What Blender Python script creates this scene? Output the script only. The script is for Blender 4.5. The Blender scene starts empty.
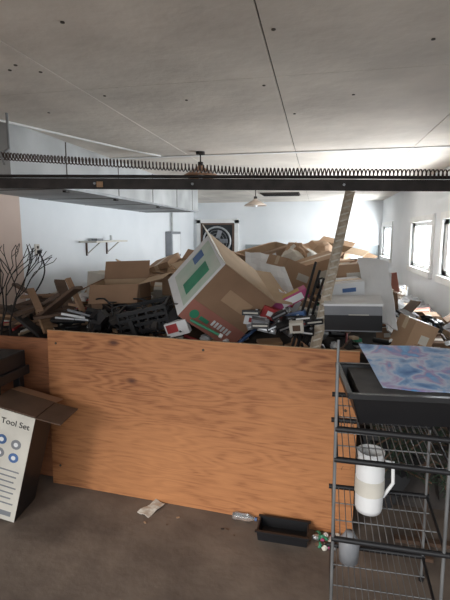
import bpy, bmesh, math, random
from mathutils import Matrix, Vector, Euler, noise
R = random.Random(7)
sc = bpy.context.scene
try:
    sc.view_settings.view_transform = 'Standard'
except Exception: pass

# ---------------- materials ----------------
def new_mat(name):
    m = bpy.data.materials.new(name); m.use_nodes = True
    nt = m.node_tree; b = nt.nodes['Principled BSDF']
    return m, nt, b
def c4(c): return (c[0], c[1], c[2], 1)
def mat(name, col, rough=0.7, var=0.18, scale=6.0, metal=0.0, bump=0.0, col2=None, trans=0, detail=5, stretch=(1,1,1)):
    m, nt, b = new_mat(name)
    tc = nt.nodes.new('ShaderNodeTexCoord'); mp = nt.nodes.new('ShaderNodeMapping')
    mp.inputs['Scale'].default_value = stretch
    n = nt.nodes.new('ShaderNodeTexNoise'); n.inputs['Scale'].default_value = scale; n.inputs['Detail'].default_value = detail
    r = nt.nodes.new('ShaderNodeValToRGB')
    r.color_ramp.elements[0].position = 0.3; r.color_ramp.elements[1].position = 0.7
    if col2 is None: col2 = tuple(x*(1-var*2) for x in col)
    r.color_ramp.elements[0].color = c4(col2); r.color_ramp.elements[1].color = c4(col)
    L = nt.links.new
    L(tc.outputs['Object'], mp.inputs[0]); L(mp.outputs[0], n.inputs['Vector']); L(n.outputs['Fac'], r.inputs[0]); L(r.outputs[0], b.inputs['Base Color'])
    b.inputs['Roughness'].default_value = rough; b.inputs['Metallic'].default_value = metal
    if trans: b.inputs['Transmission Weight'].default_value = trans
    if bump:
        n2 = nt.nodes.new('ShaderNodeTexNoise'); n2.inputs['Scale'].default_value = scale*6; n2.inputs['Detail'].default_value = 6
        bp = nt.nodes.new('ShaderNodeBump'); bp.inputs['Strength'].default_value = bump; bp.inputs['Distance'].default_value = 0.01
        L(mp.outputs[0], n2.inputs['Vector']); L(n2.outputs['Fac'], bp.inputs['Height']); L(bp.outputs[0], b.inputs['Normal'])
    return m

def ply_mat(name, light, dark, knotc):
    m, nt, b = new_mat(name); L = nt.links.new
    tc = nt.nodes.new('ShaderNodeTexCoord')
    mp3 = nt.nodes.new('ShaderNodeMapping'); mp3.inputs['Scale'].default_value = (2.3, 0.01, 4.6); mp3.inputs['Location'].default_value=(3.3,0,1.7)
    L(tc.outputs['Object'], mp3.inputs[0])
    v = nt.nodes.new('ShaderNodeTexVoronoi'); v.inputs['Scale'].default_value = 1.0
    L(mp3.outputs[0], v.inputs['Vector'])
    mp = nt.nodes.new('ShaderNodeMapping'); mp.inputs['Scale'].default_value = (0.6, 1, 5.5)
    L(tc.outputs['Object'], mp.inputs[0])
    n = nt.nodes.new('ShaderNodeTexNoise'); n.inputs['Scale'].default_value = 1.3; n.inputs['Detail'].default_value = 2.5; n.inputs['Roughness'].default_value=0.45
    L(mp.outputs[0], n.inputs['Vector'])
    bend = nt.nodes.new('ShaderNodeMath'); bend.operation='MULTIPLY_ADD'; bend.inputs[1].default_value=0.20
    L(v.outputs['Distance'], bend.inputs[0]); L(n.outputs['Fac'], bend.inputs[2])
    mul = nt.nodes.new('ShaderNodeMath'); mul.operation='MULTIPLY'; mul.inputs[1].default_value=85
    L(bend.outputs[0], mul.inputs[0])
    sn = nt.nodes.new('ShaderNodeMath'); sn.operation='SINE'; L(mul.outputs[0], sn.inputs[0])
    mp2 = nt.nodes.new('ShaderNodeMapping'); mp2.inputs['Scale'].default_value = (4, 1, 50)
    L(tc.outputs['Object'], mp2.inputs[0])
    n2 = nt.nodes.new('ShaderNodeTexNoise'); n2.inputs['Scale'].default_value = 2; n2.inputs['Detail'].default_value = 5
    L(mp2.outputs[0], n2.inputs['Vector'])
    h2 = nt.nodes.new('ShaderNodeMath'); h2.operation='MULTIPLY'; h2.inputs[1].default_value=0.5; L(n2.outputs['Fac'], h2.inputs[0])
    a1 = nt.nodes.new('ShaderNodeMath'); a1.operation='MULTIPLY_ADD'; a1.inputs[1].default_value=0.075
    L(sn.outputs[0], a1.inputs[0]); L(h2.outputs[0], a1.inputs[2])
    n3 = nt.nodes.new('ShaderNodeTexNoise'); n3.inputs['Scale'].default_value = 1.6; n3.inputs['Detail'].default_value = 6
    L(tc.outputs['Object'], n3.inputs['Vector'])
    a2 = nt.nodes.new('ShaderNodeMath'); a2.operation='MULTIPLY_ADD'; a2.inputs[1].default_value=0.8
    L(n3.outputs['Fac'], a2.inputs[0]); L(a1.outputs[0], a2.inputs[2])
    r = nt.nodes.new('ShaderNodeValToRGB'); e = r.color_ramp.elements
    e[0].position = 0.43; e[0].color = c4(dark); e[1].position = 0.88; e[1].color = c4(light)
    x = e.new(0.62); x.color = c4(tuple((a*0.66+c*0.34) for a, c in zip(light, dark)))
    L(a2.outputs[0], r.inputs[0])
    kr = nt.nodes.new('ShaderNodeValToRGB'); ke = kr.color_ramp.elements
    ke[0].position = 0.04; ke[0].color = (.95, .95, .95, 1); ke[1].position = 0.12; ke[1].color = (0, 0, 0, 1)
    L(v.outputs['Distance'], kr.inputs[0])
    mx = nt.nodes.new('ShaderNodeMixRGB'); mx.inputs[2].default_value = c4(knotc)
    L(kr.outputs[0], mx.inputs[0]); L(r.outputs[0], mx.inputs[1]); L(mx.outputs[0], b.inputs['Base Color'])
    b.inputs['Roughness'].default_value = 0.62
    return m

M = {}
M['floor'] = mat('concrete_floor', (0.225,0.180,0.145), 0.8, scale=2.6, bump=0.45, col2=(0.095,0.073,0.060), detail=14)
M['bounce_drive'] = mat('bounce_driveway_concrete', (0.40,0.375,0.34), 0.85, scale=2)  # pale concrete for the added ground that reflects light indoors
M['ceil'] = mat('ceiling_board', (0.80,0.745,0.67), 0.9, scale=1.6, bump=0.6, col2=(0.58,0.535,0.48), detail=12)
M['seam'] = mat('seam_dark', (0.09,0.075,0.06), 0.9)
M['wallw'] = mat('wall_white', (0.80,0.82,0.84), 0.85, scale=0.8, col2=(0.68,0.71,0.73), detail=8)
M['walltan'] = mat('wall_tan', (0.60,0.47,0.40), 0.85, scale=1.2, col2=(0.50,0.38,0.32))
M['wallgrey'] = mat('wall_grey', (0.30,0.33,0.34), 0.85, scale=1.5)
M['soffit'] = mat('soffit_paint', (0.44,0.45,0.45), 0.8, scale=2)
M['trim'] = mat('trim_white', (0.80,0.81,0.80), 0.6, var=0.05)
M['ply'] = ply_mat('plywood', (0.52,0.225,0.088), (0.24,0.082,0.030), (0.085,0.026,0.012))
M['ply2'] = ply_mat('old_board', (0.34,0.13,0.055), (0.15,0.055,0.025), (0.06,0.02,0.01))
M['ply_edge'] = mat('ply_edge', (0.50,0.33,0.19), 0.8, scale=20)
M['card'] = mat('cardboard', (0.45,0.295,0.185), 0.85, var=0.08, scale=5)
M['card2'] = mat('cardboard_dark', (0.32,0.195,0.12), 0.85, var=0.1, scale=5)
M['card3'] = mat('cardboard_red', (0.42,0.17,0.13), 0.85, var=0.12, scale=3)
M['cardin'] = mat('cardboard_inner', (0.52,0.38,0.25), 0.85, var=0.08, scale=5)
M['white'] = mat('paper_white', (0.80,0.81,0.82), 0.7, var=0.05)
M['offw'] = mat('offwhite', (0.68,0.65,0.58), 0.7, var=0.1)
M['grey'] = mat('grey_plastic', (0.24,0.25,0.27), 0.5, var=0.1)
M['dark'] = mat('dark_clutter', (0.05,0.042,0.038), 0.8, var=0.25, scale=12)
M['black'] = mat('black_plastic', (0.012,0.012,0.014), 0.42, var=0.1)
M['rust'] = mat('dark_rusty_steel', (0.035,0.028,0.025), 0.55, metal=0.5, scale=14, col2=(0.015,0.012,0.011))
M['spring'] = mat('spring_steel', (0.07,0.045,0.035), 0.5, metal=0.5, scale=20)
M['blue'] = mat('blue', (0.09,0.18,0.40), 0.5)
M['red'] = mat('red', (0.45,0.05,0.05), 0.5)
M['pink'] = mat('magenta', (0.55,0.09,0.25), 0.5)
M['green'] = mat('green', (0.05,0.30,0.17), 0.5)
M['pgreen'] = mat('pale_green_print', (0.40,0.56,0.46), 0.6, scale=5, col2=(0.62,0.64,0.58))
M['yel'] = mat('yellow', (0.60,0.42,0.10), 0.5)
M['silver'] = mat('silver', (0.55,0.56,0.58), 0.35, metal=0.7, var=0.05)
M['wood'] = mat('wood', (0.34,0.20,0.11), 0.7, scale=8, stretch=(1,1,6))
M['polewood'] = mat('weathered_pole_wood', (0.58,0.50,0.40), 0.75, scale=30, col2=(0.32,0.26,0.19))
M['brownwood'] = mat('brown_wood', (0.12,0.07,0.045), 0.7, scale=8)
M['fir'] = mat('fir_green', (0.030,0.060,0.035), 0.8, scale=20)
M['galv'] = mat('galvanized', (0.30,0.31,0.32), 0.45, metal=0.6)
M['tape'] = mat('tape', (0.58,0.45,0.30), 0.3, var=0.05)
M['pipe'] = mat('pipe_grey', (0.55,0.56,0.55), 0.6)
M['shade'] = mat('lamp_shade_enamel', (0.60,0.50,0.42), 0.5)
M['shade2'] = mat('lamp_shade_rusty', (0.32,0.18,0.11), 0.6)
M['clear'] = mat('clear_plastic', (0.8,0.85,0.88), 0.1, var=0.02, trans=0.85)
def glass_dark():
    m, nt, b = new_mat('dark_glass'); b.inputs['Base Color'].default_value=(0.015,0.018,0.02,1); b.inputs['Roughness'].default_value=0.25; return m
M['dglass'] = glass_dark()
def art():
    m, nt, b = new_mat('watercolour_print'); L = nt.links.new
    tc = nt.nodes.new('ShaderNodeTexCoord'); n = nt.nodes.new('ShaderNodeTexNoise'); n.inputs['Scale'].default_value=9; n.inputs['Detail'].default_value=9; n.inputs['Distortion'].default_value=0.4
    r = nt.nodes.new('ShaderNodeValToRGB'); e=r.color_ramp.elements
    e[0].position=0.30; e[0].color=(0.04,0.13,0.36,1); e[1].position=0.72; e[1].color=(0.22,0.48,0.75,1)
    for p,c in ((0.42,(0.18,0.34,0.60,1)),(0.5,(0.46,0.54,0.68,1)),(0.57,(0.36,0.28,0.50,1)),(0.63,(0.12,0.32,0.62,1))):
        x=e.new(p); x.color=c
    L(tc.outputs['Object'], n.inputs['Vector']); L(n.outputs['Fac'], r.inputs[0]); L(r.outputs[0], b.inputs['Base Color'])
    b.inputs['Roughness'].default_value=0.3
    return m
M['art'] = art()

# ---------------- mesh builder ----------------
class B:
    def __init__(s): s.bm = bmesh.new(); s.mats = []
    def mi(s, k):
        if k not in s.mats: s.mats.append(k)
        return s.mats.index(k)
    def add(s, vs, fs, mk, mtx=None, smooth=False):
        if mtx is not None: vs = [mtx @ Vector(v) for v in vs]
        bv = [s.bm.verts.new(v) for v in vs]; i = s.mi(mk)
        for f in fs:
            try:
                fc = s.bm.faces.new([bv[j] for j in f]); fc.material_index = i; fc.smooth = smooth
            except ValueError: pass
    def box(s, c, d, mk, rot=(0,0,0), base=None):
        x,y,z = d[0]/2, d[1]/2, d[2]/2
        vs = [(-x,-y,-z),(x,-y,-z),(x,y,-z),(-x,y,-z),(-x,-y,z),(x,-y,z),(x,y,z),(-x,y,z)]
        fs = [(0,3,2,1),(4,5,6,7),(0,1,5,4),(1,2,6,5),(2,3,7,6),(3,0,4,7)]
        m = Matrix.Translation(c) @ Euler(rot).to_matrix().to_4x4()
        if base is not None: m = base @ m
        s.add(vs, fs, mk, m)
    def rod(s, p0, p1, r, mk, seg=8, r2=None, base=None, caps=True):
        p0 = Vector(p0); p1 = Vector(p1)
        if base is not None: p0 = base @ p0; p1 = base @ p1
        r2 = r if r2 is None else r2
        d = (p1-p0)
        if d.length < 1e-6: return
        q = d.to_track_quat('Z','Y').to_matrix()
        vs = []
        for p, rr in ((p0,r),(p1,r2)):
            for k in range(seg):
                a = 2*math.pi*k/seg
                vs.append(p + q @ Vector((rr*math.cos(a), rr*math.sin(a), 0)))
        fs = [(k,(k+1)%seg,seg+(k+1)%seg,seg+k) for k in range(seg)]
        s.add(vs, fs, mk, None, True)
        if caps:
            s.add(vs[:seg], [tuple(range(seg))[::-1]], mk); s.add(vs[seg:], [tuple(range(seg))], mk)
    def tube(s, pts, r, mk, seg=6):
        pts = [Vector(p) for p in pts]; rings = []
        for i,p in enumerate(pts):
            d = pts[min(i+1,len(pts)-1)] - pts[max(i-1,0)]
            q = d.to_track_quat('Z','Y').to_matrix()
            rings.append([p + q @ Vector((r*math.cos(2*math.pi*k/seg), r*math.sin(2*math.pi*k/seg),0)) for k in range(seg)])
        fs=[]
        for i in range(len(rings)-1):
            off = min(range(seg), key=lambda o: sum((rings[i][k]-rings[i+1][(k+o)%seg]).length for k in range(seg)))
            if off: rings[i+1] = [rings[i+1][(k+off)%seg] for k in range(seg)]
        vs = [v for g in rings for v in g]
        for i in range(len(rings)-1):
            for k in range(seg):
                fs.append((i*seg+k,i*seg+(k+1)%seg,(i+1)*seg+(k+1)%seg,(i+1)*seg+k))
        s.add(vs, fs, mk, None, True)
    def lathe(s, prof, mk, mtx, seg=24):
        vs=[]; n=len(prof)
        for k in range(seg):
            a=2*math.pi*k/seg
            for r,z in prof: vs.append((r*math.cos(a), r*math.sin(a), z))
        fs=[(k*n+i, ((k+1)%seg)*n+i, ((k+1)%seg)*n+i+1, k*n+i+1) for k in range(seg) for i in range(n-1)]
        s.add(vs, fs, mk, mtx, True)
    def blob(s, c, d, mk, rot=(0,0,0), seed=0, amt=0.35):
        t = bmesh.new(); bmesh.ops.create_icosphere(t, subdivisions=3, radius=1)
        m = Matrix.Translation(c) @ Euler(rot).to_matrix().to_4x4()
        vs=[]
        for v in t.verts:
            p=v.co.copy(); o=Vector((seed*3.1,seed*1.7,0))
            k=1+amt*noise.noise(p*1.6+o)+amt*0.6*noise.noise(p*4+o)
            q=Vector((p.x*d[0]/2,p.y*d[1]/2,max(p.z,-0.7)*d[2]/2))*k
            vs.append(m@q)
        s.add(vs,[tuple(x.index for x in f.verts) for f in t.faces],mk,None,False); t.free()
    def sheet(s, p00, p10, p11, p01, mk, n=8, wave=0.02, seed=0, th=0.004):
        p00,p10,p11,p01=[Vector(p) for p in (p00,p10,p11,p01)]
        nm=(p10-p00).cross(p01-p00).normalized(); vs=[]
        for side in (0,1):
            for j in range(n+1):
                for i in range(n+1):
                    u=i/n; v=j/n
                    p=(p00*(1-u)+p10*u)*(1-v)+(p01*(1-u)+p11*u)*v
                    p=p+nm*(wave*noise.noise(Vector((u*2.5+seed*5,v*2.5,seed)))+ (side*th))
                    vs.append(p)
        fs=[]; N=(n+1)**2
        for j in range(n):
            for i in range(n):
                a=j*(n+1)+i; fs.append((a,a+1,a+n+2,a+n+1)); fs.append((N+a,N+a+n+1,N+a+n+2,N+a+1))
        rim=[i for i in range(n+1)]+[ (n+1)*j+n for j in range(1,n+1)]+[n*(n+1)+i for i in range(n-1,-1,-1)]+[(n+1)*j for j in range(n-1,0,-1)]
        for k in range(len(rim)):
            a=rim[k]; b=rim[(k+1)%len(rim)]; fs.append((a,N+a,N+b,b))
        s.add(vs,fs,mk)
    def crate(s, base, d, mk='black'):
        x,y,z=d; t=.008
        s.box((0,0,t/2),(x,y,t),mk,base=base)
        for k in range(4):
            zz=t+ (z-t)*(k+.35)/3.6
            for sy in (-1,1): s.box((0,sy*y/2,zz),(x,t,z*.13),mk,base=base)
            for sx in (-1,1): s.box((sx*x/2,0,zz),(t,y,z*.13),mk,base=base)
        for i in range(6):
            xx=-x/2+x*i/5
            for sy in (-1,1): s.box((xx,sy*y/2,z/2),(.014,t*1.3,z),mk,base=base)
        for i in range(5):
            yy=-y/2+y*i/4
            for sx in (-1,1): s.box((sx*x/2,yy,z/2),(t*1.3,.014,z),mk,base=base)
        for sy in (-1,1): s.box((0,sy*y/2,z),(x+.02,.02,.012),mk,base=base)
        for sx in (-1,1): s.box((sx*x/2,0,z),(.02,y+.02,.012),mk,base=base)
    def carton(s, base, d, mk='card', inner='cardin', flaps=(110,110,110,110), tape=True, opened=True):
        x,y,z=d; t=0.006
        if not opened:
            s.box((0,0,z/2),(x,y,z),mk,base=base)
            if tape:
                s.box((0,0,z+0.001),(x*1.002,0.05,0.002),'tape',base=base)
                for sx in (-1,1): s.box((sx*(x/2+0.001),0,z-0.04),(0.002,0.05,0.08),'tape',base=base)
            s.box((x*.1,-y/2-0.0012,z*.55),(x*.35,0.002,z*.25),'offw' if mk!='white' else 'blue',base=base)
            return
        s.box((0,0,t/2),(x,y,t),inner,base=base)
        for sx in (-1,1):
            s.box((sx*(x/2-t/2),0,z/2),(t,y,z),mk,base=base)
            s.box((sx*(x/2-t*1.2),0,z/2),(t*0.5,y-2*t,z-2*t),inner,base=base)
        for sy in (-1,1):
            s.box((0,sy*(y/2-t/2),z/2),(x-2*t,t,z),mk,base=base)
            s.box((0,sy*(y/2-t*1.3),z/2),(x-2*t,t*0.5,z-2*t),inner,base=base)
        for k,(ax,sg) in enumerate((('x',-1),('x',1),('y',-1),('y',1))):
            a=math.radians(flaps[k]); ln=(y if ax=='y' else x)*0.48
            if ax=='x':
                m=Matrix.Translation((sg*x/2,0,z))@Matrix.Rotation(sg*a,4,'Y'); s.box((0,0,ln/2),(t*0.8,y*0.97,ln),inner if k%2 else mk,base=base@m)
            else:
                m=Matrix.Translation((0,sg*y/2,z))@Matrix.Rotation(-sg*a,4,'X'); s.box((0,0,ln/2),(x*0.97,t*0.8,ln),mk,base=base@m)
    def done(s, name, bevel=0):
        bmesh.ops.recalc_face_normals(s.bm, faces=s.bm.faces)
        me=bpy.data.meshes.new(name)
        s.bm.to_mesh(me); s.bm.free()
        for k in s.mats: me.materials.append(M[k])
        o=bpy.data.objects.new(name,me); sc.collection.objects.link(o)
        if bevel:
            md=o.modifiers.new('bev','BEVEL'); md.width=bevel; md.segments=2; md.limit_method='ANGLE'
        return o
def T(loc, rot=(0,0,0)):
    return Matrix.Translation(loc) @ Euler(rot).to_matrix().to_4x4()
rad=math.radians

# ---------------- room ----------------
XL,XR,YF,ZC=-3.6,1.7,13.0,2.6
b=B(); b.box((-0.95,6.0,-0.05),(9,14.4,0.1),'floor'); b.done('floor')
b=B(); b.box((-0.95,-9.2,-0.07),(26,16,0.1),'bounce_drive'); b.done('bounce_driveway')  # unseen driveway, added to bounce daylight up to the ceiling
b=B(); b.box((-0.95,6.1,ZC+0.05),(5.6,14.2,0.07),'seam')
xs=[-3.75,-2.71,-1.49,-0.27,0.95,1.85]; ys=[-1.0,0.32,2.76,5.20,7.64,10.08,13.1]
for i in range(5):
    for j in range(6):
        g=0.004; x0,x1,y0,y1=xs[i]+g,xs[i+1]-g,ys[j]+0.002,ys[j+1]-0.002
        b.box(((x0+x1)/2,(y0+y1)/2,ZC+0.0075),(x1-x0,y1-y0,0.015),'ceil')
b.done('ceiling')
b=B(); b.box((-0.5,5.2,ZC-0.006),(5.0,0.06,0.012),'trim'); b.done('trim_1')
b=B()
for (x,y) in [(-1.62,2.3),(-1.55,2.42),(-1.7,2.36),(-0.22,2.15),(-0.9,3.1),(-0.35,2.9),(0.2,3.2),(-1.1,1.9),(0.5,2.4),(-2.0,3.2),(-0.2,3.6),(-0.3,1.6),(-1.4,2.9)]:
    b.rod((x,y,ZC+0.001),(x,y,ZC-0.004),0.010,'seam',8)
b.done('ceiling_screws')
b=B(); b.box((XL-0.06,6.0,1.3),(0.12,14,2.6),'wallw'); b.done('wall_left')
b=B(); b.box((XL+0.02,1.98,1.3),(0.04,5.96,2.6),'walltan'); b.done('wall_left_panel')
b=B(); b.box(((XL+XR)/2,YF+0.06,1.3),(XR-XL+0.24,0.12,2.6),'wallw'); b.done('wall_back')
b=B(); b.box((-0.2,YF-0.015,0.7),(3.7,0.03,1.4),'wallgrey'); b.done('trim_2')
wins=[(5.15,6.8),(7.3,8.95),(11.15,12.75)]; wz0,wz1=1.08,1.95
b=B()
b.box((XR+0.06,6.0,wz0/2),(0.12,14,wz0),'wallw'); b.box((XR+0.06,6.0,(wz1+ZC)/2),(0.12,14,ZC-wz1),'wallw')
pr=-1.0
for (a,c) in wins+[(13.0,13.0)]:
    b.box((XR+0.06,(pr+a)/2,(wz0+wz1)/2),(0.12,a-pr,wz1-wz0),'wallw'); pr=c
b.done('wall_right')
for k,(a,c) in enumerate(wins):
    b=B(); yc=(a+c)/2; w=c-a; zc=(wz0+wz1)/2; h=wz1-wz0; X=XR-0.015; t=0.10
    b.box((X,yc,wz1-t/2+0.05),(0.03,w+0.1,t),'trim'); b.box((X-0.01,yc,wz0+t/2-0.05),(0.06,w+0.1,t),'trim')
    b.box((X,a+t/2-0.05,zc),(0.03,t,h-0.1),'trim'); b.box((X,c-t/2+0.05,zc),(0.03,t,h-0.1),'trim')
    xf=XR+0.04; f=0.12
    b.box((xf,yc,wz1-f/2),(0.04,w,f),'trim'); b.box((xf,yc,wz0+f/2),(0.04,w,f),'trim')
    b.box((xf,a+f*.9,zc),(0.04,1.8*f,h),'trim'); b.box((xf,c-f*.9,zc),(0.04,1.8*f,h),'trim')
    b.box((xf,yc,zc),(0.03,0.03,h),'trim')
    b.done('window_%d'%(k+1),0.004)
b=B(); b.box((-0.95,-0.95,2.5),(5.3,0.1,0.2),'wallw'); b.done('wall_front')
b=B(); b.box((-3.03,6.3,2.375),(1.13,5.9,0.45),'soffit')
for y in (4.2,5.4,6.6,7.8,8.8):
    b.box((-2.463,y,2.375),(0.006,0.012,0.44),'seam'); b.box((-3.03,y,2.148),(1.12,0.012,0.006),'seam')
b.box((-2.46,6.3,2.155),(0.012,5.9,0.03),'galv')
for y in (4.4,5.6,7.2): b.box((-2.6,y,2.14),(0.04,0.07,0.02),'rust')
b.done('ceiling_soffit')
b=B(); b.tube([(-2.7,2.8,ZC-0.012),(-2.44,3.4,ZC-0.012),(-2.2,4.1,ZC-0.012),(-1.95,4.8,ZC-0.012),(-1.8,5.1,ZC-0.012)],0.010,'trim',8); b.done('conduit_pipe')
b=B(); b.box((-0.85,10.4,ZC-0.012),(0.85,0.7,0.022),'seam')
for i in range(8): b.box((-0.85,10.1+i*0.085,ZC-0.028),(0.8,0.02,0.01),'rust')
b.done('ceiling_vent')
b=B(); x0,x1=-3.5,-2.25; xc=(x0+x1)/2
b.box((xc,YF-0.02,1.0),(x1-x0-0.2,0.038,2.0),'brownwood')
b.box((x0+0.06,YF-0.032,1.05),(0.12,0.06,2.10),'trim'); b.box((x1-0.06,YF-0.032,1.05),(0.12,0.06,2.10),'trim'); b.box((xc,YF-0.032,2.07),(x1-x0,0.06,0.12),'trim')
b.box((xc,YF-0.045,1.52),(0.96,0.012,0.96),'dglass')
for dz in (-0.47,0.47): b.box((xc,YF-0.052,1.52+dz),(0.98,0.03,0.05),'brownwood')
for dx in (-0.47,0.47): b.box((xc+dx,YF-0.052,1.52),(0.05,0.03,0.96),'brownwood')
b.rod((x1-0.2,YF-0.04,1.0),(x1-0.2,YF-0.1,1.0),0.03,'silver')
b.done('door_1')
b=B(); zc=1.50; pts=[(xc+0.40*math.cos(a),YF-0.12,zc+0.40*math.sin(a)) for a in [2*math.pi*i/32 for i in range(33)]]
b.tube(pts,0.026,'silver',8)
for i in range(5):   # broad pitched blades
    a=2*math.pi*i/5; m=T((xc,YF-.12,zc))@Matrix.Rotation(a,4,'Y')
    b.box((.20,0,0),(.24,.012,.13),'grey',(rad(28),0,0),base=m)
for rr_ in (.13,.22,.31):
    b.tube([(xc+rr_*math.cos(a),YF-0.15,zc+rr_*math.sin(a)) for a in [2*math.pi*i/28 for i in range(29)]],0.005,'grey',5)
b.rod((xc,YF-0.16,zc),(xc,YF-0.08,zc),0.07,'black',14)
b.rod((xc,YF-0.12,zc-0.40),(xc,YF-0.12,1.04),0.02,'black')
b.done('round_window_fan')
b=B(); b.box((XL+0.08,10.8,1.45),(0.16,0.75,0.62),'grey'); b.box((XL+0.165,10.8,1.45),(0.02,0.62,0.5),'white'); b.rod((XL+0.05,10.8,1.76),(XL+0.05,10.8,2.6),0.03,'pipe'); b.rod((XL+0.05,10.6,1.14),(XL+0.05,10.6,0.6),0.02,'pipe'); b.done('breaker_panel',0.01)
b=B(); b.box((XL+0.15,6.95,1.58),(0.3,1.15,0.025),'offw')
for y in (6.6,7.3):
    b.box((XL+0.01,y,1.47),(0.02,0.03,0.22),'brownwood'); b.rod((XL+0.01,y,1.38),(XL+0.24,y,1.57),0.01,'offw')
b.box((XL+0.12,6.75,1.61),(0.1,0.2,0.04),'grey'); b.rod((XL+0.15,7.2,1.593),(XL+0.15,7.2,1.68),0.03,'white')
b.done('wall_shelf')
b=B(); b.box((XL+0.01,5.3,1.50),(0.02,0.09,0.14),'offw'); b.box((XL+0.024,5.3,1.53),(0.01,0.035,0.035),'seam'); b.box((XL+0.024,5.3,1.47),(0.01,0.035,0.035),'seam')
b.done('wall_outlet',0.003)
b=B(); pts=[]
for i in range(15):
    t=i/14; pts.append((XL+0.04+0.03*math.sin(t*5),5.3+0.10*math.sin(t*3.2)-0.32*t*t,1.46-0.68*t))
b.tube(pts,0.010,'black'); b.box((XL+0.045,5.3,1.47),(0.04,0.04,0.04),'black'); b.done('extension_cord')

def pendant(x,y,z,r,mk):
    b=B(); m=T((x,y,z))
    b.lathe([(0.03,0.11),(0.04,0.09),(r*0.45,0.065),(r,0.0),(r*0.98,-0.012),(r*0.93,0.0),(r*0.42,0.055),(0.0,0.07)],mk,m)
    b.rod((x,y,z+0.08),(x,y,z+0.15),0.03,'rust',12); b.rod((x,y,z+0.15),(x,y,ZC-0.02),0.008,'rust'); b.rod((x,y,ZC),(x,y,ZC-0.03),0.05,'rust',14)
    t=bmesh.new(); bmesh.ops.create_uvsphere(t,u_segments=12,v_segments=8,radius=0.035)
    b.add([m@v.co for v in t.verts],[tuple(v.index for v in f.verts) for f in t.faces],'white',None,True); t.free()
    b.done('pendant_lamp')
pendant(-1.09,8.0,2.20,0.20,'shade'); pendant(-1.30,5.0,2.34,0.20,'shade2')

# ---------------- overhead door hardware ----------------
A=Vector((-2.17,2.32,1.995)); C=Vector((1.66,2.63,1.925)); D=(C-A).normalized()
yaw=math.atan2(D.y,D.x); pit=-math.asin(D.z)
b=B(); base=T(A,(0,pit,yaw)); ln=(C-A).length
b.box((ln/2,0,-0.005),(ln,0.05,0.008),'rust',base=base); b.box((ln/2,-0.028,-0.0),(ln,0.006,0.056),'rust',base=base); b.box((ln/2,0.03,0.0),(ln,0.006,0.05),'rust',base=base)
b.rod((0.3,0,0.042),(ln,0,0.042),0.009,'rust',10,base=base)
b.box((2.98,-0.02,0.06),(0.05,0.05,0.09),'rust',base=base)
b.rod((2.86,0,0.06),(2.97,0,0.06),0.022,'black',14,base=base)
b.rod((3.02,0,0.06),(3.07,0,0.06),0.028,'rust',14,base=base)
b.box((0.30,-0.03,0.30),(0.026,0.006,0.61),'galv',base=base)
b.box((0.30,-0.03,0.14),(0.06,0.012,0.16),'rust',base=base)
b.rod((0.31,-0.03,0.40),(0.42,-0.03,0.10),0.006,'galv',6,base=base)
b.box((ln-0.12,0.0,0.32),(0.035,0.006,0.66),'galv',base=base)
for xx in (0.12,0.95,1.5,2.3,3.2): b.rod((xx,-0.03,0.0),(xx,-0.038,0.0),0.007,'galv',6,base=base)
b.box((0.98,-0.034,-0.005),(0.035,0.008,0.03),'wood',base=base)
b.done('garage_door_rail')
b=B(); pts=[]; turns=125; s0,s1=0.34,2.86
for i in range(turns*9+1):
    t=i/(turns*9); a=2*math.pi*turns*t; rr=0.020
    zz=0.155-0.075*min(1,t*1.7)-0.02*t
    pts.append(base@Vector((s0+(s1-s0)*t, rr*math.cos(a), zz+rr*math.sin(a))))
b.tube(pts,0.0040,'spring',5); b.done('garage_door_spring')
b=B(); b.rod((-2.07,2.40,2.02),(-2.32,3.15,2.34),0.012,'galv'); b.rod((-2.32,3.15,2.34),(-2.32,3.15,2.6),0.010,'galv'); b.done('door_track')

# ---------------- plywood barrier ----------------
b=B(); L0=Vector((-1.74,2.60,0)); R0=Vector((0.24,2.43,0)); w=(R0-L0).length; yw=math.atan2(R0.y-L0.y,R0.x-L0.x)
b.box((0,0,0),(w,0.018,1.07),'ply')
b.box((0,0,0.5355),(w,0.0185,0.002),'ply_edge')
for (x,z) in [(-0.93,0.45),(-0.93,-0.4),(0.1,0.48),(0.93,0.2)]: b.rod((x,-0.008,z),(x,-0.012,z),0.008,'seam',8)
o=b.done('plywood_sheet'); o.location=((L0+R0)/2)+Vector((0,0.02,0.536)); o.rotation_euler=(rad(-1.5),0,yw)
b=B(); b.box((0,0,0),(0.42,0.02,0.98),'ply2'); o=b.done('wooden_board'); o.location=(-1.98,2.70,0.50); o.rotation_euler=(rad(-3),0,rad(-3))

# ---------------- junk heap ----------------
def sm(a,c,x):
    t=max(0,min(1,(x-a)/(c-a))); return t*t*(3-2*t)
def H(x,y):
    h=0.86+0.24*sm(2.8,4.6,y)-0.20*sm(6.8,10,y)
    h-=0.36*(1-sm(-3.4,-2.0,x))*sm(3.0,4.2,y)
    h-=0.38*sm(0.6,1.35,x)
    h+=0.08*sm(-1.3,-.7,x)*(1-sm(.3,.8,x))*sm(3.8,4.8,y)
    h+=0.08*noise.noise(Vector((x*1.1,y*0.9,3.3)))
    return h
b=B(); nx,ny=36,60; X0,X1,Y0,Y1=-3.5,1.62,2.80,12.6
vs=[];fs=[]
for j in range(ny+1):
    for i in range(nx+1):
        x=X0+(X1-X0)*i/nx; y=Y0+(Y1-Y0)*j/ny
        e=min(1,min(i,nx-i,j*1.5,ny-j)/1.0)
        z=H(x,y)+0.05*noise.noise(Vector((x*7,y*7,0))) if e>0 else 0.0
        vs.append((x,y,z))
for j in range(ny):
    for i in range(nx):
        a=j*(nx+1)+i; fs.append((a,a+1,a+nx+2,a+nx+1))
b.add(vs,fs,'dark')
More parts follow.
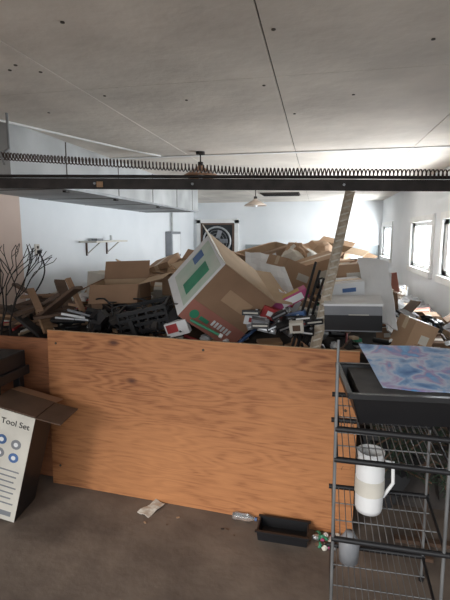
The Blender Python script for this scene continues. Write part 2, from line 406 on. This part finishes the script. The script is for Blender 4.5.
cols=['card']*4+['card2']*3+['cardin']*1+['white']*6+['offw']*4+['grey']*3+['black']*7+['brownwood','brownwood','wood','blue','blue','red','red','green','silver','silver','yel','pink']
def item(x,y,z,s,kinds='CcBPTSK'):
    k=R.choice(kinds); mk=R.choice(cols); yaw_=R.uniform(0,6.28); tx=R.gauss(0,0.25); ty=R.gauss(0,0.25)
    if k=='C':
        b.carton(T((x,y,z-0.05),(tx*.7,ty*.7,yaw_)),(s*R.uniform(.8,1.3),s*R.uniform(.6,1),s*R.uniform(.4,.9)),R.choice(['card','card','card2','white','white','offw','black','grey','card3']),opened=False)
    elif k=='c':
        b.carton(T((x,y,z-0.05),(tx*.8,ty*.8,yaw_)),(s*R.uniform(.8,1.2),s*R.uniform(.6,1),s*R.uniform(.4,.7)),R.choice(['card','card2']),flaps=[R.uniform(60,150) for _ in range(4)])
    elif k=='B':
        b.blob((x,y,z+0.05),(s,s*.8,s*.7),R.choice(['white','white','offw','black','grey','card2']),(0,0,yaw_),R.random()*9)
    elif k=='P':
        b.box((x,y,z+0.06),(s*2.2,0.09,0.02),R.choice(['wood','brownwood','white','black']),(tx,ty,yaw_))
    elif k=='T':
        d=Vector((math.cos(yaw_),math.sin(yaw_),ty))*s
        b.rod(Vector((x,y,z+0.06))-d*.8,Vector((x,y,z+0.06))+d*.8,R.uniform(.006,.02),mk,8)
    elif k=='S':
        m=T((x,y,z+0.05),(R.gauss(0,.5),R.gauss(0,.5),yaw_)); q=[m@Vector(p) for p in ((-s*.6,-s*.4,0),(s*.6,-s*.4,0),(s*.6,s*.4,0),(-s*.6,s*.4,0))]
        b.sheet(*q,mk,6,0.06,R.random()*9)
    elif k=='K':
        zz=z
        for _ in range(R.randint(2,4)):
            h=R.uniform(.015,.04); b.box((x+R.gauss(0,.01),y+R.gauss(0,.01),zz+h/2),(s*.6,s*.42,h),R.choice(cols),(tx*.3,ty*.3,yaw_+R.gauss(0,.2))); zz+=h
for _ in range(340):
    x=R.uniform(-3.1,1.4); y=R.uniform(2.95,4.2); item(x,y,H(x,y),R.uniform(.07,.17),'CBPTSKKTP')
for _ in range(240):
    x=R.uniform(-2.8,1.3); y=4.0+R.random()**1.2*7.5
    side=1 if -2.0<x<.7 else .6
    item(x,y,H(x,y),R.uniform(.24,.42)*side,'CCcBPSK')
for _ in range(55):
    x=R.uniform(-1.1,0.8); y=R.uniform(4.4,6.8); item(x,y,H(x,y)+0.07,R.uniform(.22,.36),'CCCcBS')
for _ in range(60):
    x=R.uniform(0.35,1.4); z=R.uniform(.1,.75); b.box((x,2.75+R.uniform(-.03,.03),z),(R.uniform(.1,.3),.1,R.uniform(.08,.25)),R.choice(['black','dark','dark','black','brownwood']),(R.gauss(0,.2),R.gauss(0,.3),0))
b.done('junk_heap')

# ---------------- hero objects in the pile ----------------
b=B(); b.carton(T((-1.56,3.42,1.13),(rad(4),rad(-2),rad(6))),(0.40,0.32,0.19),'card2','cardin',(115,78,150,28)); b.done('open_cardboard_box')
b=B(); b.carton(T((-1.12,3.85,1.16),(rad(2),rad(3),rad(-20))),(0.36,0.3,0.18),'card','cardin',(100,70,70,110)); b.done('open_cardboard_box')
# big TV carton tipped on a corner
base=T((-0.70,3.22,1.285),(rad(22),0,rad(26)))@Matrix.Rotation(rad(38),4,'Y')
b=B(); w_,h_,d_=0.50,0.48,0.52
b.box((0,0.0,0),(w_,d_,h_),'card2',base=base)
b.box((0,-d_/2-0.002,-h_*0.33),(w_,0.003,h_*0.34),'card3',base=base)
b.box((-w_/2-0.002,0,0),(0.003,d_,h_),'white',base=base)
b.box((-w_/2-0.004,-.02,.02),(0.003,0.42,0.38),'pgreen',base=base)
b.box((-w_/2-0.006,-.08,.0),(0.003,0.14,0.24),'green',base=base)
b.box((-w_/2-0.006,.12,.08),(0.003,0.10,0.10),'blue',base=base)
b.box((0,0,h_/2+0.003),(w_,d_*0.98,0.005),'cardin',base=base)
for i in range(6): b.box((w_*(-.02+.06*i),-d_/2-0.0045,-h_*.30),(w_*.038,0.003,0.045),'white',base=base)
b.rod((-w_*.34,-d_/2,-h_*.34),(-w_*.34,-d_/2-.006,-h_*.34),0.034,'green',20,base=base)
b.box((-w_*.16,-d_/2-0.0045,-h_*.34),(w_*.16,0.003,0.03),'green',base=base)
b.box((0.02,-d_/2-0.003,h_*.15),(w_*.45,0.002,0.10),'card',base=base)
m=Matrix.Translation((w_/2,0,h_/2))@Matrix.Rotation(rad(62),4,'Y'); b.box((0,0,0.07),(0.006,d_*.98,0.14),'cardin',base=base@m)
m=Matrix.Translation((-w_/2,0,h_/2))@Matrix.Rotation(rad(-75),4,'Y'); b.box((0,0,0.05),(0.006,d_*.98,0.10),'offw',base=base@m)
b.done('television_carton',0.004)
b=B(); b.sheet((-0.66,4.3,1.22),(-0.28,4.15,1.14),(-0.40,4.5,1.50),(-0.73,4.6,1.52),'white',6,0.05,2); b.done('white_poster_board')
b=B(); b.sheet((-0.42,3.72,1.12),(-0.11,3.60,1.10),(-0.28,3.95,1.42),(-0.54,4.00,1.46),'white',6,0.04,3); b.done('foam_board')
b=B(); b.blob((-0.20,4.7,1.38),(0.42,0.35,0.36),'offw',(0,0,.4),3); b.blob((-0.20,4.7,1.52),(0.25,0.2,0.16),'card',(0,0.4,0),5); b.done('paper_bag')
b=B(); b.blob((-0.02,5.3,1.42),(0.5,0.45,0.4),'card',(0,0,.2),1); b.done('paper_bag')
b=B(); b.carton(T((-0.55,5.2,1.22),(0.1,-0.25,0.5)),(0.5,0.4,0.32),'card','cardin',(60,120,70,100)); b.done('open_cardboard_box')
b=B(); b.carton(T((-0.30,4.30,1.19),(0.1,0.35,0.7)),(0.38,0.32,0.26),'card','cardin',opened=False); b.done('cardboard_box')
b=B(); b.carton(T((0.05,4.5,1.18),(0.15,-0.3,0.2)),(0.36,0.3,0.3),'card','cardin',opened=False); b.done('cardboard_box')
b=B(); b.carton(T((0.12,5.9,1.24),(0.15,0.2,-0.3)),(0.45,0.35,0.32),'card','cardin',(120,90,100,80)); b.done('open_cardboard_box')
b=B(); b.carton(T((-0.28,3.70,1.03),(0.1,0.3,0.4)),(0.36,0.3,0.2),'card',opened=False); b.done('cardboard_box')
b=B(); b.box((0,0,0),(0.30,0.09,0.07),'pink'); b.box((0.03,-0.047,0.0),(0.16,0.003,0.05),'white'); b.box((0,0,0.037),(0.2,0.06,0.003),'yel')
o=b.done('pink_toy_package',0.003); o.location=(-0.20,3.28,1.225); o.rotation_euler=(0.2,rad(-28),0.1)
b=B(); rr=random.Random(11)
for k in range(14):
    x=-0.44+0.032*k+rr.uniform(-.02,.02); bs=T((x,3.0+rr.uniform(-.05,.15),1.05+rr.uniform(0,.12)),(rr.uniform(-.3,.3),rr.uniform(-.5,.5),rr.uniform(-.5,.5)))
    b.box((0,0,0),(.12,.07,.035),rr.choice(['black','black','grey']),base=bs); b.box((0,-.036,0),(.10,.003,.010),rr.choice(['silver','white','red','grey','offw']),base=bs); b.rod((.04,0,.018),(.04,0,.024),.010,'silver',10,base=bs)
b.done('stacked_electronics')
b=B()
for (x,y,z,s_,k,ry) in [(-.30,3.15,1.14,.12,'red',.4),(-.13,3.1,1.13,.10,'blue',-.3),(-.42,3.12,1.10,.11,'white',.2),(-.22,3.4,1.20,.14,'white',.5),(-.36,3.45,1.18,.12,'green',-.5),(-.05,3.2,1.14,.10,'offw',.2)]:
    b.box((x,y,z),(s_*1.4,s_*.5,s_*.7),k,(.2,ry,ry*.8)); bs=T((x,y,z),(.2,ry,ry*.8)); b.box((0,-s_*.26,0),(s_*.8,.003,s_*.3),'white' if k!='white' else 'red',base=bs)
b.done('printed_small_packages')
# weathered pole
P0=Vector((-0.03,2.88,0.80)); P1=Vector((0.215,3.4,2.0)); dd=(P1-P0); n_=dd.normalized(); sd=n_.cross(Vector((0,1,0))).normalized()*0.030
b=B(); N=26; q=Matrix((sd.normalized(), n_.cross(sd.normalized()), n_)).transposed().to_4x4(); bs=Matrix.Translation((P0+P1)/2)@q; Ln=dd.length
b.box((0,0,0),(.05,.014,Ln),'polewood',base=bs)
for s_ in (-1,1): b.box((s_*.029,0,0),(.010,.030,Ln),'polewood',base=bs)
for i in range(N):
    z=-Ln/2+Ln*(i+.5)/N
    b.box((0,-.009,z),(.052,.006,.010),'offw',(0,.55,0),base=bs); b.box((0,.009,z),(.052,.006,.010),'offw',(0,.55,0),base=bs)
    b.rod((0,-.006,z+Ln/N/2),(0,-.0085,z+Ln/N/2),.008,'brownwood',8,base=bs)
b.done('weathered_wooden_pole')
b=B()
for k in range(4):
    x=-0.10+0.03*k; b.rod((x-0.06,2.92+0.02*k,0.9),(x+0.09,3.3,1.50-0.06*k),0.010,'black',8)
b.done('bundle_of_black_poles')
b=B(); base=T((0.25,3.12,1.08),(rad(3),rad(-2),rad(-4)))
b.carton(base,(0.36,0.30,0.17),'grey','black',opened=False,tape=False)
b.box((0,-0.154,0.06),(0.36,0.004,0.10),'black',base=base)
b.box((0,0.0,0.178),(0.37,0.31,0.015),'white',base=base)
b.done('shoe_carton',0.004)
b=B(); b.carton(T((0.19,3.45,1.24),(0.1,-.1,0.2)),(0.28,0.2,0.12),'white',opened=False); b.done('cardboard_box')
b=B(); b.carton(T((0.30,3.85,1.26),(0.0,-.1,-0.2)),(0.34,0.3,0.20),'card',opened=False); b.done('cardboard_box')
b=B(); b.sheet((0.36,3.2,1.12),(0.54,3.12,1.06),(0.52,3.6,1.48),(0.31,3.7,1.52),'white',6,0.03,4,0.01); b.done('white_panel')
b=B(); b.sheet((0.50,3.30,1.02),(0.60,3.4,0.95),(0.58,3.9,1.36),(0.44,3.9,1.44),'white',6,0.04,7,0.01); b.done('white_panel')
b=B(); b.carton(T((0.60,3.15,0.90),(0.05,0.35,0.3)),(0.17,0.22,0.24),'card',opened=False); b.done('cardboard_box')
b=B()
for k in range(4): b.box((.62+.05*k,3.5+.1*k,1.0-.03*k),(.30,.05,.015),['wood','white','offw','brownwood'][k],(0,rad(28+8*k),.3*k))
b.done('wood_scraps')
b=B(); b.box((0,0,0),(0.09,0.05,0.07),'offw'); b.box((0,-0.026,0),(0.05,0.002,0.04),'brownwood'); o=b.done('card_packet'); o.location=(-0.12,2.92,1.10); o.rotation_euler=(0.2,-0.1,0)
b=B(); b.box((0,0,0),(0.16,0.06,0.10),'white'); b.box((-0.03,-0.031,0.01),(0.08,0.002,0.06),'red'); o=b.done('red_white_packet'); o.location=(-0.93,2.92,1.06); o.rotation_euler=(0.1,-0.3,0)
b=B(); b.rod((-0.82,2.86,1.13),(-0.62,2.84,1.04),0.010,'green'); b.rod((-0.62,2.84,1.04),(-0.60,2.84,1.03),0.016,'white'); b.done('green_marker_stick')
b=B(); b.crate(T((-1.17,3.02,1.03),(.1,-.22,.15)),(.34,.24,.17)); b.done('black_plastic_crate')
b=B(); b.crate(T((-1.42,3.12,0.98),(-.1,.25,-.5)),(.30,.22,.15)); b.done('black_plastic_crate')
b=B(); rr=random.Random(3)
for k in range(20):
    p=Vector((rr.uniform(-1.5,-0.95),rr.uniform(2.88,3.15),1.03)); pts=[p.copy()]; d=Vector((rr.uniform(-1,1),rr.uniform(-.3,.3),rr.uniform(.3,1)))
    for i in range(9):
        d=(d+Vector((rr.gauss(0,.5),rr.gauss(0,.3),rr.gauss(-.12,.4)))).normalized(); p=p+d*0.05
        p.z=min(max(p.z,1.0),1.22); p.x=min(max(p.x,-1.6),-.9); pts.append(p.copy())
    b.tube(pts,rr.uniform(.003,.008),'black',6)
for k in range(26):
    x,y=rr.uniform(-1.6,-.95),rr.uniform(2.86,3.1)
    b.box((x,y,1.03+rr.uniform(0,.10)),(rr.uniform(.06,.18),.05,rr.uniform(.02,.07)),rr.choice(['black','black','dark']),(rr.gauss(0,.4),rr.gauss(0,.5),rr.gauss(0,.5)))
b.done('tangled_black_cables')
b=B()
for k in range(3): b.rod((-1.85+.05*k,2.9,1.10+.03*k),(-1.45+.1*k,3.05,1.05-.02*k),0.010,['silver','white','grey'][k])
b.done('metal_tubes')
b=B(); base=T((-2.42,3.35,0.92),(0,rad(-18),rad(12)))
b.box((0,0,.09),(.46,.3,.18),'brownwood',base=base); b.box((0,0,.19),(.48,.32,.03),'brownwood',base=base)
for x in (-.15,.15): b.box((x,-.152,.1),(.03,.01,.2),'rust',base=base)
b.done('wooden_trunk',0.006)
b=B()
for k in range(20):
    y=3.0+rr.uniform(-.05,.4); x=-2.12+rr.uniform(-.30,.35)
    b.box((x,y,.99+.014*k),(rr.uniform(.2,.5),rr.uniform(.04,.10),.02),rr.choice(['wood','brownwood','brownwood','dark','card2']),(rr.gauss(0,.2),rr.gauss(0,.35),rr.gauss(0,.6)))
b.done('broken_planks')
b=B()
def twig(p,d,l,r,n):
    if n==0: return
    q=p+d*l; mid=(p+q)/2+Vector((rr.gauss(0,.01),rr.gauss(0,.01),0)); b.tube([p,mid,q],r,'rust',5)
    for _ in range(2):
        nd=(d+Vector((rr.gauss(0,.33),rr.gauss(0,.33),rr.gauss(.1,.3)))).normalized(); twig(q,nd,l*.80,r*.78,n-1)
for k in range(3): twig(Vector((-2.27+.05*k,2.80,0.80)),Vector((-.06+.05*k,.05,1)).normalized(),0.26,0.007,5)
b.done('bare_twig_plant')

# ---------------- left foreground ----------------
base=T((-1.725,2.16,0.0),(0,0,rad(6)))@Matrix.Rotation(rad(15),4,'Y')
b=B(); w_,d_,h_=0.30,0.24,0.68
b.box((-w_/2,d_/2,h_/2),(w_,d_,h_),'black',base=base)
b.box((-w_/2,-0.002,h_/2),(w_,0.004,h_),'offw',base=base)
for (x,z,r_,k) in ((-.17,.50,.030,'blue'),(-.08,.49,.030,'grey'),(-.17,.415,.030,'grey'),(-.08,.405,.030,'blue')):
    b.rod((x,-.004,z),(x,-.006,z),r_,k,20,base=base)
    b.rod((x,-.006,z),(x,-.007,z),r_*.45,'white',12,base=base)
for i in range(7): b.box((-.13,-.005,.32-.035*i),(.20-.02*(i%3),.002,.008),'grey',base=base)
b.box((-.14,-.005,.045),(.22,.002,.03),'grey',base=base)
m=Matrix.Translation((0,d_/2,h_))@Matrix.Rotation(rad(88),4,'Y'); b.box((0,0,.075),(.006,d_,.15),'brownwood',base=base@m)
m=Matrix.Translation((-w_/2,d_,h_))@Matrix.Rotation(rad(-100),4,'X'); b.box((0,0,.06),(w_,.006,.12),'card2',base=base@m)
b.box((-w_/2,d_/2,h_+.004),(w_*.98,d_*.98,.006),'brownwood',base=base)
o=b.done('tool_set_carton')
cu=bpy.data.curves.new('label','FONT'); cu.body='Tool Set'; cu.size=0.050; cu.extrude=0.0008
to=bpy.data.objects.new('label_text',cu); sc.collection.objects.link(to); to.data.materials.append(M['black'])
to.matrix_world=base@T((-0.195,-0.0055,0.60),(rad(90),0,0)); to.parent=o
b=B(); b.box((-2.2,2.35,.82),(.72,.42,.06),'black'); b.box((-2.2,2.35,.90),(.68,.40,.10),'black'); b.box((-2.15,2.2,.68),(.6,.03,.22),'black')
for x in (-2.5,-1.9):
    for y in (2.18,2.52): b.box((x,y,.415),(.05,.05,.83),'black')
b.box((-2.2,2.35,.3),(.62,.36,.02),'dark'); b.box((-2.15,2.3,.37),(.35,.28,.12),'grey'); b.blob((-2.1,2.33,.5),(.3,.25,.2),'white',(0,0,0),3)
b.blob((-2.05,2.3,.96),(.3,.3,.10),'black',(0,0,0),6)
b.done('black_bench',0.008)

# ---------------- floor litter ----------------
b=B(); base=T((-0.145,2.355,0.0),(0,0,rad(-2)))
w_,d_,h_=.27,.13,.06
b.box((0,0,.004),(w_*.94,d_*.94,.008),'black',base=base)
for s_ in (-1,1):
    b.box((s_*w_/2,0,h_/2),(.008,d_,h_),'black',(0,s_*.12,0),base=base); b.box((0,s_*d_/2,h_/2),(w_,.008,h_),'black',(-s_*.12,0,0),base=base)
b.box((0,-d_/2-.008,h_),(w_+.03,.016,.008),'black',base=base); b.box((0,d_/2+.008,h_),(w_+.03,.016,.008),'black',base=base)
b.done('black_plastic_tray')
b=B(); m=T((-0.385,2.445,.026),(0,rad(90),rad(-5)))@Matrix.Scale(.75,4); b.lathe([(0,-.09),(.026,-.09),(.029,-.07),(.026,-.03),(.029,0),(.029,.04),(.014,.075),(.012,.09),(0,.09)],'clear',m,20); b.rod((-.318,2.44,.026),(-.305,2.439,.026),.011,'blue',12)
b.done('plastic_bottle')
b=B(); b.sheet((-1.04,2.39,.006),(-.955,2.36,.004),(-.90,2.50,.014),(-.97,2.53,.010),'offw',6,.015,3); b.done('paper_scrap')
b=B()
for k in range(14):
    x=R.uniform(-.5,.25); y=R.uniform(2.3,2.4); b.box((x if k%3 else R.uniform(-1.3,.1),y,.005),(R.uniform(.006,.02),R.uniform(.006,.02),.003),R.choice(['offw','brownwood','card','black']),(0,0,R.uniform(0,3)))
for k in range(22):
    x=R.uniform(.02,.16); y=R.uniform(2.28,2.40); b.blob((x,y,.015),(R.uniform(.02,.05),.03,.03),R.choice(['offw','white','pink','brownwood','silver','black','green']),(0,0,R.uniform(0,3)),k)
b.done('floor_litter')

# ---------------- wire rack at right ----------------
b=B(); FX0,FX1,FY0,FY1=0.10,0.53,1.76,2.16
for (x,y) in ((FX0,FY0),(FX1,FY0),(FX0+.02,FY1),(FX1+.02,FY1)):
    b.rod((x,y,0),(x-.01,y,1.2 if x<.3 else .98),0.007,'galv',10); b.rod((x,y,0),(x,y,.03),.012,'black',10)
for z in (.13,.45,.80,.93):
    b.rod((FX0-.01,FY0,z),(FX1+.03,FY0,z-.01),.012,'black',10); b.rod((FX0-.01,FY1,z),(FX1+.03,FY1,z),.012,'black',10)
    b.rod((FX0,FY0,z),(FX0+.01,FY1,z),.007,'black',8); b.rod((FX1,FY0,z),(FX1+.02,FY1,z),.007,'black',8)
    for i in range(1,16):
        x=FX0+(FX1-FX0)*i/16; b.rod((x,FY0,z),(x+.01,FY1,z),.0022,'galv',5)
    for yy in (.33,.66): b.rod((FX0,FY0+(FY1-FY0)*yy,z-.003),(FX1,FY0+(FY1-FY0)*yy,z-.003),.003,'galv',5)
b.done('wire_shelf_rack')
b=B(); base=T((.42,1.99,.945),(0,0,rad(4)))
def frustum(b,base,w0,d0,w1,d1,h,mk,t=.006):
    for s_ in (-1,1):
        b.add([(s_*w0/2,-d0/2,0),(s_*w0/2,d0/2,0),(s_*w1/2,d1/2,h),(s_*w1/2,-d1/2,h),(s_*(w0/2-t),-d0/2,0),(s_*(w0/2-t),d0/2,0),(s_*(w1/2-t),d1/2,h),(s_*(w1/2-t),-d1/2,h)],[(0,1,2,3),(4,5,6,7),(3,2,6,7),(0,3,7,4),(1,2,6,5)],mk,base)
        b.add([(-w0/2,s_*d0/2,0),(w0/2,s_*d0/2,0),(w1/2,s_*d1/2,h),(-w1/2,s_*d1/2,h),(-w0/2,s_*(d0/2-t),0),(w0/2,s_*(d0/2-t),0),(w1/2,s_*(d1/2-t),h),(-w1/2,s_*(d1/2-t),h)],[(0,1,2,3),(4,5,6,7),(3,2,6,7)],mk,base)
    b.add([(-w0/2,-d0/2,.003),(w0/2,-d0/2,.003),(w0/2,d0/2,.003),(-w0/2,d0/2,.003)],[(0,1,2,3)],mk,base)
frustum(b,base,.50,.34,.58,.42,.13,'black')
for s_ in (-1,1): b.box((0,s_*.215,.128),(.60,.02,.02),'black',base=base); b.box((s_*.295,0,.128),(.02,.43,.02),'black',base=base)
b.box((0,0,.10),(.5,.36,.05),'dark',base=base)
b.done('black_storage_tote')
b=B(); b.sheet((.275,1.84,1.085),(.66,1.78,1.09),(.80,2.22,1.17),(.21,2.24,1.165),'art',10,.012,2,.004); b.done('painted_poster')
b=B(); m=T((.26,1.98,.462)); b.lathe([(0,0),(.055,0),(.06,.02),(.063,.2),(.055,.25),(.060,.285),(.056,.285),(.05,.25),(.056,.2),(.05,.02),(0,.015)],'white',m,24)
b.tube([(.32,1.98,.70),(.355,1.98,.70),(.36,1.98,.6),(.32,1.98,.53)],.008,'white',8); b.rod((.26,1.98,.55),(.26,1.98,.62),.0645,'offw',24); b.done('white_pitcher')
b=B(); m=T((.19,2.05,.142)); b.lathe([(0,0),(.045,0),(.05,.10),(.03,.13),(.02,.15),(0,.15)],'grey',m,20); b.done('detergent_bottle')
b=B()
for k in range(48):
    p=Vector((rr.uniform(.36,.92),rr.uniform(2.30,2.6),rr.uniform(.35,.98))); d=Vector((rr.uniform(-1,.8),rr.uniform(-.5,.1),rr.uniform(-.6,.4))).normalized(); L=.26
    b.rod(p,p+d*L,.005,'brownwood',5)
    for i in range(44):
        t=i/44; q=p+d*L*t; nd=(d*.6+Vector((rr.gauss(0,1),rr.gauss(0,1),rr.gauss(0,1))).normalized()).normalized()
        b.rod(q,q+nd*.05,.0035,'fir',3,r2=.001,caps=False)
b.rod((.62,2.45,0),(.62,2.45,.95),.012,'brownwood'); b.box((.62,2.45,.01),(.3,.04,.02),'brownwood'); b.box((.62,2.45,.01),(.04,.3,.02),'brownwood')
b.done('artificial_fir_tree')

# ---------------- lights ----------------
w=bpy.data.worlds.new('World'); sc.world=w; w.use_nodes=True
bg=w.node_tree.nodes['Background']; bg.inputs[0].default_value=(0.90,0.95,1.0,1); bg.inputs[1].default_value=2.3
for (a,c) in wins:   # daylight entering the windows
    l=bpy.data.lights.new('window_daylight','AREA'); l.shape='RECTANGLE'; l.size=wz1-wz0; l.size_y=c-a; l.energy=200; l.color=(.91,.96,1)
    o=bpy.data.objects.new('window_daylight',l); o.location=(XR+0.16,(a+c)/2,(wz0+wz1)/2); o.rotation_euler=(0,rad(90),0); sc.collection.objects.link(o)
l=bpy.data.lights.new('portal','AREA'); l.shape='RECTANGLE'; l.size=5.3; l.size_y=2.6; l.cycles.is_portal=True
o=bpy.data.objects.new('door_light_portal',l); o.location=(-0.95,-1.02,1.3); o.rotation_euler=(rad(90),0,0); sc.collection.objects.link(o)
s=bpy.data.lights.new('sun','SUN'); s.energy=1.9; s.angle=rad(22); s.color=(1,.94,.86)
so=bpy.data.objects.new('sun',s); so.rotation_euler=(rad(68),0,rad(-30)); sc.collection.objects.link(so)

# ---------------- camera ----------------
cam=bpy.data.cameras.new('cam'); cam.sensor_fit='VERTICAL'; cam.sensor_height=36; cam.lens=27; cam.clip_start=0.05
co=bpy.data.objects.new('camera',cam); co.location=(0,0,1.7); co.rotation_euler=(rad(90-8.34),0,rad(11.56)); sc.collection.objects.link(co); sc.camera=co
